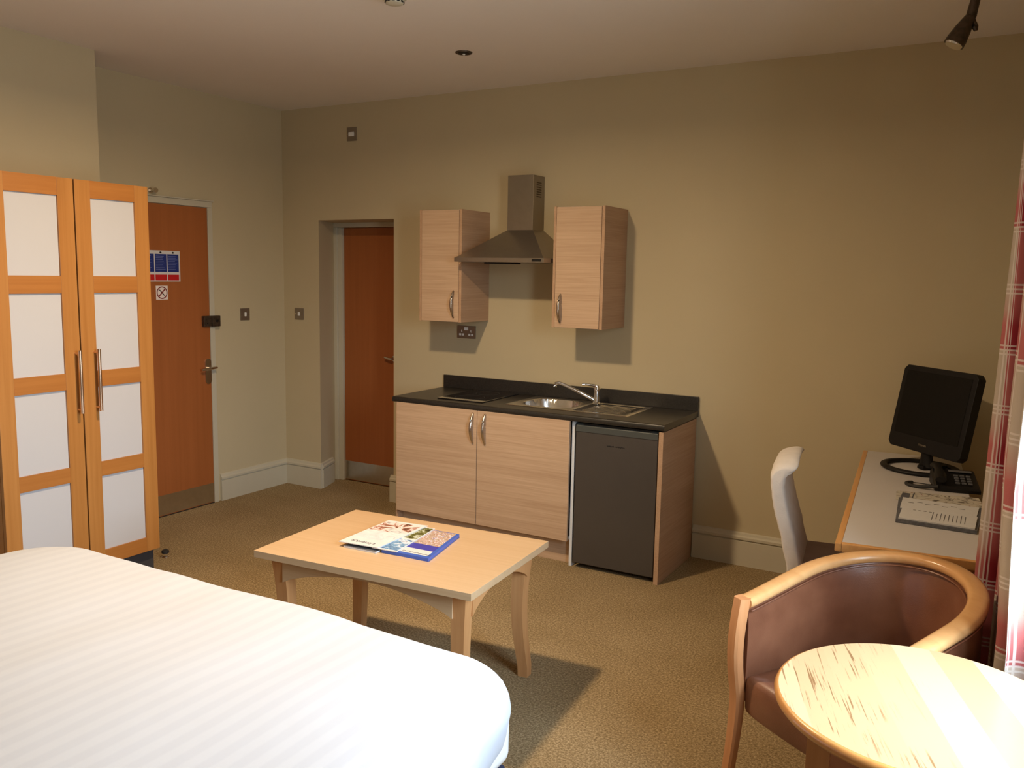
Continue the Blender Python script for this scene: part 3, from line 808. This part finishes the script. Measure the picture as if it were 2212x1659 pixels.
v = MB(); v.tube([(.165*math.cos(q)+.0, .165*math.sin(q)*.92-.0, .010) for q in [i*2*PI/64 for i in range(64)]], .014, 12, True, sx=1.2, sy=.7)
v.box((-.02, .0, .002), (.02, .16, .018), .004)
v.build('ring_base', 'black', tv)

# telephone
ph = thing('telephone', 'black desk telephone beside the television stand', 'telephone', (4.595, -.705, dZ+.0015), R(10))
v = MB(); v.loft([[(-.088, -.085, 0), (.088, -.085, 0), (.088, .105, 0), (-.088, .105, 0)], [(-.088, -.088, .014), (.088, -.088, .014), (.088, .105, .05), (-.088, .105, .05)], [(-.080, -.078, .022), (.080, -.078, .022), (.080, .096, .062), (-.080, .096, .062)]])
v.build('base', 'black', ph, smooth=20)
v = MB(); v.tube([(-.066, -.085, .05), (-.066, -.05, .062), (-.066, .01, .074), (-.066, .07, .078), (-.066, .105, .072)], [.018, .021, .014, .014, .021], 12, sx=1.2, sy=.8); v.build('handset', 'black', ph)
v = MB()
for r0 in range(4):
    for c0 in range(3): v.box((-.005+c0*.024, -.055+r0*.024, .030+r0*.0055), (.012+c0*.024, -.040+r0*.024, .037+r0*.0055), .002)
v.build('keypad', 'darkpaper', ph)
MB().box((-.02, .055, .058), (.07, .085, .063), .002).build('display', 'greyink', ph)
cd = [(-.075, -.085, .02), (-.11, -.075, .012), (-.15, -.06, .006), (-.185, -.035, .006), (-.19, .0, .006), (-.165, .02, .006), (-.13, .01, .006), (-.10, .0, .006), (-.085, .01, .006)]
def smoothpath(p, n=10):
    p = [Vector(q) for q in p]; out = []
    for i in range(len(p)-1):
        a, b, c0, d = p[max(i-1, 0)], p[i], p[i+1], p[min(i+2, len(p)-1)]
        for k in range(n):
            t_ = k/n; out.append(.5*((2*b)+(c0-a)*t_+(2*a-5*b+4*c0-d)*t_**2+(3*b-a-3*c0+d)*t_**3))
    out.append(p[-1]); return out
sp_ = smoothpath(cd[:6], 12)
v = MB(); v.tube(sp_, .0075, 8); v.tube(smoothpath(cd[5:], 8), .0022, 6); v.build('coiled_cord', 'rubber', ph)

# papers on desk
def flat(name, label, cat, pts, z, th, mat, group=None):
    o3 = (pts[0][0], pts[0][1], z)
    t = thing(name, label, cat, o3, group=group)
    MB().prism([(x-o3[0], y-o3[1]) for x, y in pts], 0, th, 'z').build('sheet' if th < .004 else 'cover', mat, t)
    return t
zt_ = dZ+.0015
fo = flat('folder', 'dark folder lying under the white papers on desk', 'folder', [(4.432, -1.418), (4.697, -1.425), (4.716, -1.06), (4.408, -1.06)], zt_, .012, 'darkpaper')
mp_ = flat('map_leaflet', 'printed map leaflet lying flat next to telephone', 'leaflet', [(4.396, -1.055), (4.386, -.925), (4.386, -.900), (4.690, -.850), (4.72, -1.05)], zt_, .002, 'mapprint')
v = MB(); v.box((.014, .02, .002), (.045, .13, .0025)); v.box((.055, .005, .002), (.060, .15, .0025)); v.build('title_block', 'darkpaper', mp_)
def booklet(label, pts, z, th, lines, sd):
    t = flat('booklet', label, 'booklet', pts, z, th, 'paper')
    random.seed(sd); v = MB(); x0, y0 = pts[0]
    for (u0, v0, u1, v1) in lines:
        v.box((u0, v0, th), (u1, v1, th+.0004))
    v.build('printed_text', 'greyink', t); return t
random.seed(2)
booklet('white printed booklet nearest on desk on top of dark folder', [(4.440, -1.408), (4.690, -1.416), (4.694, -1.235), (4.438, -1.225)], zt_+.0125, .005,
        [(.012+.0135*i, .05-.02*random.random(), .0145+.0135*i, .13+.02*random.random()) for i in range(7, 16)] + [(.02+.018*i, .14, .030+.018*i, .146) for i in range(1, 5)], 4)
booklet('white printed sheet partly under nearest booklet beside map leaflet', [(4.430, -1.245), (4.690, -1.235), (4.696, -1.075), (4.424, -1.065)], zt_+.0125, .003,
        [(.02+.03*i, .10+.02*(i % 2), .04+.03*i, .106+.02*(i % 2)) for i in range(7)], 5)

# ------------------------------------------------------------------ covered chair at the desk, seen edge-on, facing the desk
ch = thing('covered_chair', 'high back chair in a white fabric cover tucked at desk', 'chair', (4.135, -1.11, 0), R(7.5))
# local +x faces the desk
prof_ = [(-.115, .34), (-.124, .446), (-.158, .60), (-.190, .72), (-.204, .81), (-.209, .855), (-.205, .882), (-.184, .904), (-.150, .917), (-.120, .920), (-.104, .912), (-.116, .898), (-.134, .888), (-.146, .866), (-.150, .82), (-.130, .72), (-.098, .60), (-.060, .446), (-.050, .34)]
prof_ = [p[:2] for p in smoothpath([(a, b, 0) for a, b in prof_], 5)]
cx0 = sum(p[0] for p in prof_)/len(prof_); rings = []
for yy, k in ((-.200, .55), (-.198, .82), (-.190, .95), (-.178, 1.0), (-.10, 1.0), (0, 1.), (.10, 1.), (.178, 1.), (.190, .95), (.198, .82), (.200, .55)):
    ring = []
    for a, b in prof_:
        mid = -.085 - .10*max(0, min(1, (b-.34)/.55))
        fl = .0035*math.sin(b*150)*(1 if abs(yy) > .17 else .1)*(1.1-b)
        ring.append((mid+(a-mid)*k+fl, yy+math.copysign(abs(fl), yy)*.8, (b if b < .84 else .84+(b-.84)*(.75+.25*k)) - (.035*(abs(yy)/.2)**5 if b > .80 else .035*(abs(yy)/.2)**5*max(0, (b-.6)/.2))))
    rings.append(ring)
v = MB().loft(rings); v.build('back_cover', 'cover', ch, smooth=70)
MB().box((-.10, -.205, .43), (.30, .205, .485), .02, seg=3).build('seat', 'seatcloth', ch)
MB().box((-.10, -.20, .38), (.29, .20, .43), .006).build('seat_frame', 'ct_leg', ch)
for sx in (-.115, .27):
    for sy in (-.18, .18):
        MB().loft([[(sx+.02*a, sy+.02*b, .40) for a, b in ((-1, -1), (1, -1), (1, 1), (-1, 1))], [(sx+.013*a, sy+.013*b, 0) for a, b in ((-1, -1), (1, -1), (1, 1), (-1, 1))]]).build('leg', 'ct_leg', ch)

# ------------------------------------------------------------------ tub chair
TUB_LOC = (4.453, -2.222, 0); TUB_ROT = R(-32.8)
tc = thing('tub_chair', 'brown leather tub armchair with curved beech rail', 'armchair', TUB_LOC, TUB_ROT)
AX, YFR = .251, -.243
def upath(off=0., n=60, yfr=YFR):
    # U path from left front round the back to right front; off > 0 moves inwards
    ax = AX-off; ay = .292-off; pts = []
    for i in range(n+1):
        q = i/n
        Ls = abs(yfr); La = PI*(ax+ay)/2; T = 2*Ls+La; s_ = q*T
        if s_ < Ls: p = (-ax-.004*math.sin(PI*.5*s_/Ls)*1., yfr+s_)
        elif s_ < Ls+La:
            a = PI-(s_-Ls)/La*PI
            p = ((ax+.004)*math.cos(a), ay*math.sin(a))
        else:
            t_ = s_-Ls-La; p = (ax+.004*math.cos(PI*.5*t_/Ls), -t_)
        pts.append((p[0], p[1], q))
    return pts
def railz(q): return .669 + .116*math.sin(PI*q)**1.15
def orient(pts, i):
    a = Vector(pts[max(i-1, 0)][:2]); b = Vector(pts[min(i+1, len(pts)-1)][:2]); d = (b-a).normalized()
    return Vector((d.y, -d.x))      # inward for left->back->right path
P0 = upath(0, 72)
# rail: rounded section swept along the U
rings = []
for i, (x, y, q) in enumerate(P0):
    nn = orient(P0, i); z = railz(q); ring = []
    wdt, hgt = .028, .0165
    for k in range(16):
        a = 2*PI*k/16; ca, sa = math.cos(a), math.sin(a)
        u = wdt*math.copysign(abs(ca)**.7, ca); w_ = hgt*math.copysign(abs(sa)**.7, sa)
        ring.append((x+nn.x*u, y+nn.y*u, z+w_))
    rings.append(ring)
MB().loft(rings).build('top_rail', 'rail', tc, smooth=60)
# upholstered shell: inner and outer skins
n = len(P0); Zn = 14
def shell(off0, bulge, thick, name, mat, zlow):
    V = []; F = []
    for side in (0, 1):
        for i, (x, y, q) in enumerate(P0):
            nn = orient(P0, i); zt2 = railz(q)-.013
            for k in range(Zn+1):
                t_ = k/Zn; z = zlow+(zt2-zlow)*t_
                endf = min(1, i/4, (n-1-i)/4)
                o_ = off0 + bulge*math.sin(PI*t_)**.6*(.3+.7*endf) + side*thick
                if side and bulge == 0: pass
                seam = -.004*math.exp(-((q-.42)/.006)**2) if (bulge > 0) else 0
                V.append((x+nn.x*(o_+seam*(1-side)), y+nn.y*(o_+seam*(1-side)), z))
    m_ = n*(Zn+1); I = lambda s_, i, k: s_*m_+i*(Zn+1)+k
    for s_ in (0, 1):
        for i in range(n-1):
            for k in range(Zn):
                f_ = (I(s_, i, k), I(s_, i+1, k), I(s_, i+1, k+1), I(s_, i, k+1)); F.append(f_ if s_ else f_[::-1])
    for i in range(n-1):
        F.append((I(0, i, 0), I(0, i+1, 0), I(1, i+1, 0), I(1, i, 0))); F.append((I(0, i, Zn), I(1, i, Zn), I(1, i+1, Zn), I(0, i+1, Zn)))
    for i in (0, n-1):
        for k in range(Zn): F.append((I(0, i, k), I(1, i, k), I(1, i, k+1), I(0, i, k+1)))
    return MB().add(V, F).build(name, mat, tc, smooth=60)
shell(.016, .014, -.014, 'inner_upholstery', 'leather', .385)
shell(-.016, 0., .012, 'outer_upholstery', 'leather', .345)
# piping beads under rail
for off_, nm in ((.027, 'piping'), (-.022, 'piping')):
    MB().tube([(x+orient(P0, i).x*off_, y+orient(P0, i).y*off_, railz(q)-.020) for i, (x, y, q) in enumerate(P0)], .0028, 6).build(nm, 'leather', tc)
# seat cushion
def seat_ring(off, z):
    pts = [(x, y) for x, y, q in upath(off, 40)]
    fr = [(pts[-1][0]+(pts[0][0]-pts[-1][0])*k/10, YFR-.022-.012*math.sin(PI*k/10)) for k in range(1, 10)]
    return [(x, max(y, YFR-.018+off*.5), z) for x, y in pts] + [(x, y+off*.5, z) for x, y in fr]
MB().loft([seat_ring(.030, .335), seat_ring(.024, .345), seat_ring(.022, .40), seat_ring(.026, .435), seat_ring(.040, .450), seat_ring(.09, .458), seat_ring(.16, .462)]).build('seat', 'leather', tc, smooth=60)
# front posts run from rail to floor, back legs splay
for sx in (-1, 1):
    rings = []
    for i in range(17):
        q = i/16; z = railz(0)+.016-(railz(0)+.016)*q
        yy = YFR-.010 - .018*math.sin(PI*min(1, q/.45))*(q < .45) + (.030*((q-.45)/.55)**1.5 if q > .45 else 0)*-1
        xx = sx*(AX+.000 + (.020*((q-.5)/.5)**2 if q > .5 else 0))
        hx_ = .0215 if q < .5 else .0215-.006*(q-.5)/.5
        hy_ = .020-.006*q
        r_ = [(xx+hx_*a, yy+hy_*b, z) for a, b in ((-1, -.6), (-.7, -1), (.7, -1), (1, -.6), (1, .6), (.7, 1), (-.7, 1), (-1, .6))]
        rings.append(r_)
    MB().loft(rings).build('front_leg', 'chairwood', tc, smooth=40)
    MB().loft([[(sx*(.16+.03*q_)+.018*a, .20+.06*q_*q_+.018*b, .36-.36*q_) for a, b in ((-1, -1), (1, -1), (1, 1), (-1, 1))] for q_ in (0, .3, .6, 1.)]).build('back_leg', 'chairwood', tc, smooth=30)

# ------------------------------------------------------------------ round table
rt = thing('round_table', 'small round beech table beside leather tub armchair', 'table', (4.636, -2.846, 0), 0)
RZ, RR = .74, .309
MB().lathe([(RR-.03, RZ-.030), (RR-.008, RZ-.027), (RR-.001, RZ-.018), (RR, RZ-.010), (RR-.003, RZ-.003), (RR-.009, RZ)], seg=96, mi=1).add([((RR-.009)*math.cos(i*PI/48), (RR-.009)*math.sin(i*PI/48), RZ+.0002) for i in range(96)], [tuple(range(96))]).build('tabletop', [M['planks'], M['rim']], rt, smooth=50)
LRr = .205
for k in range(4):
    a = R(184+90*k); cx_, cy_ = LRr*math.cos(a), LRr*math.sin(a); rings = []
    for q in [i/8 for i in range(9)]:
        z = (RZ-.030)*(1-q); h_ = .026*(1-.25*q); o_ = 1+.12*q*q
        ca, sa = math.cos(a+PI/4*0), math.sin(a)
        rings.append([(cx_*o_+h_*(ca*u-sa*w_), cy_*o_+h_*(sa*u+ca*w_), z) for u, w_ in ((-1, -1), (1, -1), (1, 1), (-1, 1))])
    MB().loft(rings).build('leg', 'ct_leg', rt, smooth=30)
for k in range(4):
    a0, a1 = R(184+90*k), R(184+90*(k+1))
    p, q = Vector((LRr*math.cos(a0), LRr*math.sin(a0), 0)), Vector((LRr*math.cos(a1), LRr*math.sin(a1), 0))
    d = (q-p); L_ = d.length; ang = math.atan2(d.y, d.x)
    MB().box((.02, -.009, RZ-.095), (L_-.02, .009, RZ-.030), M4=Matrix.Translation(p) @ Matrix.Rotation(ang, 4, 'Z')).build('apron', 'ct_leg', rt)

# ------------------------------------------------------------------ curtains
def curtain(label, s0, s1, depth_off, folds, amp, ztop, zbot, seed, u0=0., tuck=0., lead=0.):
    random.seed(seed)
    t = MB(); V = []; F = []; UV = []
    ns, nz = folds*26, 40
    ph = [random.uniform(-.25, .25) for _ in range(folds+2)]
    for i in range(ns+1):
        q = i/ns; s_ = s0+(s1-s0)*q
        for k in range(nz+1):
            r_ = k/nz; z = zbot+(ztop-zbot)*r_
            a = 2*PI*folds*q
            A = amp*(1-.30*r_)*(1+.25*math.sin(a*.37+seed))
            y = -(depth_off + lead*math.exp(-((s_-s0)/.07)**2) + .012*(1-r_) - (tuck*min(1, max(0, (1.15-z)/.4)) if s_ > 1.98 else 0)) - A*math.cos(a) - .006*math.sin(3*a+z*2)
            x = s_ + .25*A*math.sin(2*a) + .006*math.sin(z*3+i*.05)
            V.append(WM @ Vector((x, y, z)))
    idx = lambda i, k: i*(nz+1)+k
    arc = [0.]
    for i in range(1, ns+1): arc.append(arc[-1]+(V[idx(i, 0)]-V[idx(i-1, 0)]).length)
    for i in range(ns):
        for k in range(nz): F.append((idx(i, k), idx(i+1, k), idx(i+1, k+1), idx(i, k+1)))
    me = bpy.data.meshes.new('curtain'); me.from_pydata([v[:] for v in V], [], F)
    uvl = me.uv_layers.new(name='UVMap')
    for p in me.polygons:
        for li in p.loop_indices:
            vi = me.loops[li].vertex_index; i, k = divmod(vi, nz+1)
            uvl.data[li].uv = (arc[i]+u0, V[vi].z)
    me.materials.append(M['plaid']); me.shade_smooth()
    o = bpy.data.objects.new('curtain', me); COL.objects.link(o)
    so = o.modifiers.new('thickness', 'SOLIDIFY'); so.thickness = .0015
    return tag(o, label, 'curtain')
c1 = curtain('red and stone tartan curtain hanging right of the desk', 1.84, 2.50, .145, 6, .050, 2.60, .06, 3, .05, tuck=.02, lead=.05)
c2 = curtain('tartan curtain at right edge nearest the round table', 3.46, 3.84, .115, 4, .040, 2.60, .06, 5, .21)
p = thing('curtain_pole', 'dark metal curtain pole on the window wall', 'curtain pole', tuple(WM @ Vector((0, 0, 2.64))))
pv = MB(); pv.tube([WM @ Vector((1.70, -.17, 2.64)) - WM @ Vector((0, 0, 2.64)), WM @ Vector((3.95, -.17, 2.64)) - WM @ Vector((0, 0, 2.64))], .014, 14)
pv.build('pole', 'darkmetal', p)
for q in (1.78, 3.87): MB().tube([WM @ Vector((q, 0.001, 2.64)) - WM @ Vector((0, 0, 2.64)), WM @ Vector((q, -.17, 2.64)) - WM @ Vector((0, 0, 2.64))], .008, 10).build('bracket', 'darkmetal', p)

# ------------------------------------------------------------------ light
def area(name, loc, rot, shape, size, size_y, power, col, spread=PI):
    l = bpy.data.lights.new(name, 'AREA'); l.shape = shape; l.size = size; l.size_y = size_y
    l.energy = power; l.color = col; l.spread = spread
    o = bpy.data.objects.new(name, l); COL.objects.link(o); o.location = loc; o.rotation_euler = rot; return o
area('ceiling_lamp_light', (2.42, -2.36, H-.066), (0, 0, 0), 'DISK', .16, .16, 80, (1., .74, .46), R(170))
W = bpy.data.worlds.new('sky'); SC.world = W; W.use_nodes = True
t = W.node_tree; bg = t.nodes['Background']
tc_ = t.nodes.new('ShaderNodeTexCoord'); sp = t.nodes.new('ShaderNodeSeparateXYZ'); t.links.new(tc_.outputs['Generated'], sp.inputs[0])
o_ = ramp(t, sp.outputs['Z'], [(.0, (.30, .33, .34)), (.12, (.68, .84, 1.)), (1., (.62, .80, 1.))])
t.links.new(o_, bg.inputs[0]); bg.inputs[1].default_value = 46.
pl = area('window_portal', tuple(WM @ Vector(((wa+wb)/2, .26, (za+zb)/2))), (0, 0, 0), 'RECTANGLE', wb-wa, zb-za, 10, (1, 1, 1))
d = WM.to_3x3() @ Vector((0, -1, 0))
pl.rotation_euler = d.to_track_quat('-Z', 'Y').to_euler(); pl.data.cycles.is_portal = True

# ------------------------------------------------------------------ camera
yaw, pitch, roll = R(29.587), R(-7.3204), R(1.0591)
fw = Vector((-math.sin(yaw)*math.cos(pitch), math.cos(yaw)*math.cos(pitch), math.sin(pitch)))
rt_ = Vector((math.cos(yaw), math.sin(yaw), 0)); up = rt_.cross(fw)
r2 = rt_*math.cos(roll)+up*math.sin(roll); u2 = up*math.cos(roll)-rt_*math.sin(roll)
cam = bpy.data.cameras.new('camera'); co = bpy.data.objects.new('camera', cam); COL.objects.link(co)
cam.sensor_width = 36; cam.lens = 1850.49/2212*36; cam.clip_start = .02
m = Matrix((r2, u2, -fw)).transposed().to_4x4(); m.translation = (4.7114, -4.7913, 1.6329); co.matrix_world = m
SC.camera = co
vs = SC.view_settings; vs.view_transform = 'Standard'; vs.look = 'None'; vs.gamma = 1; vs.use_curve_mapping = False
vs.exposure = -.42
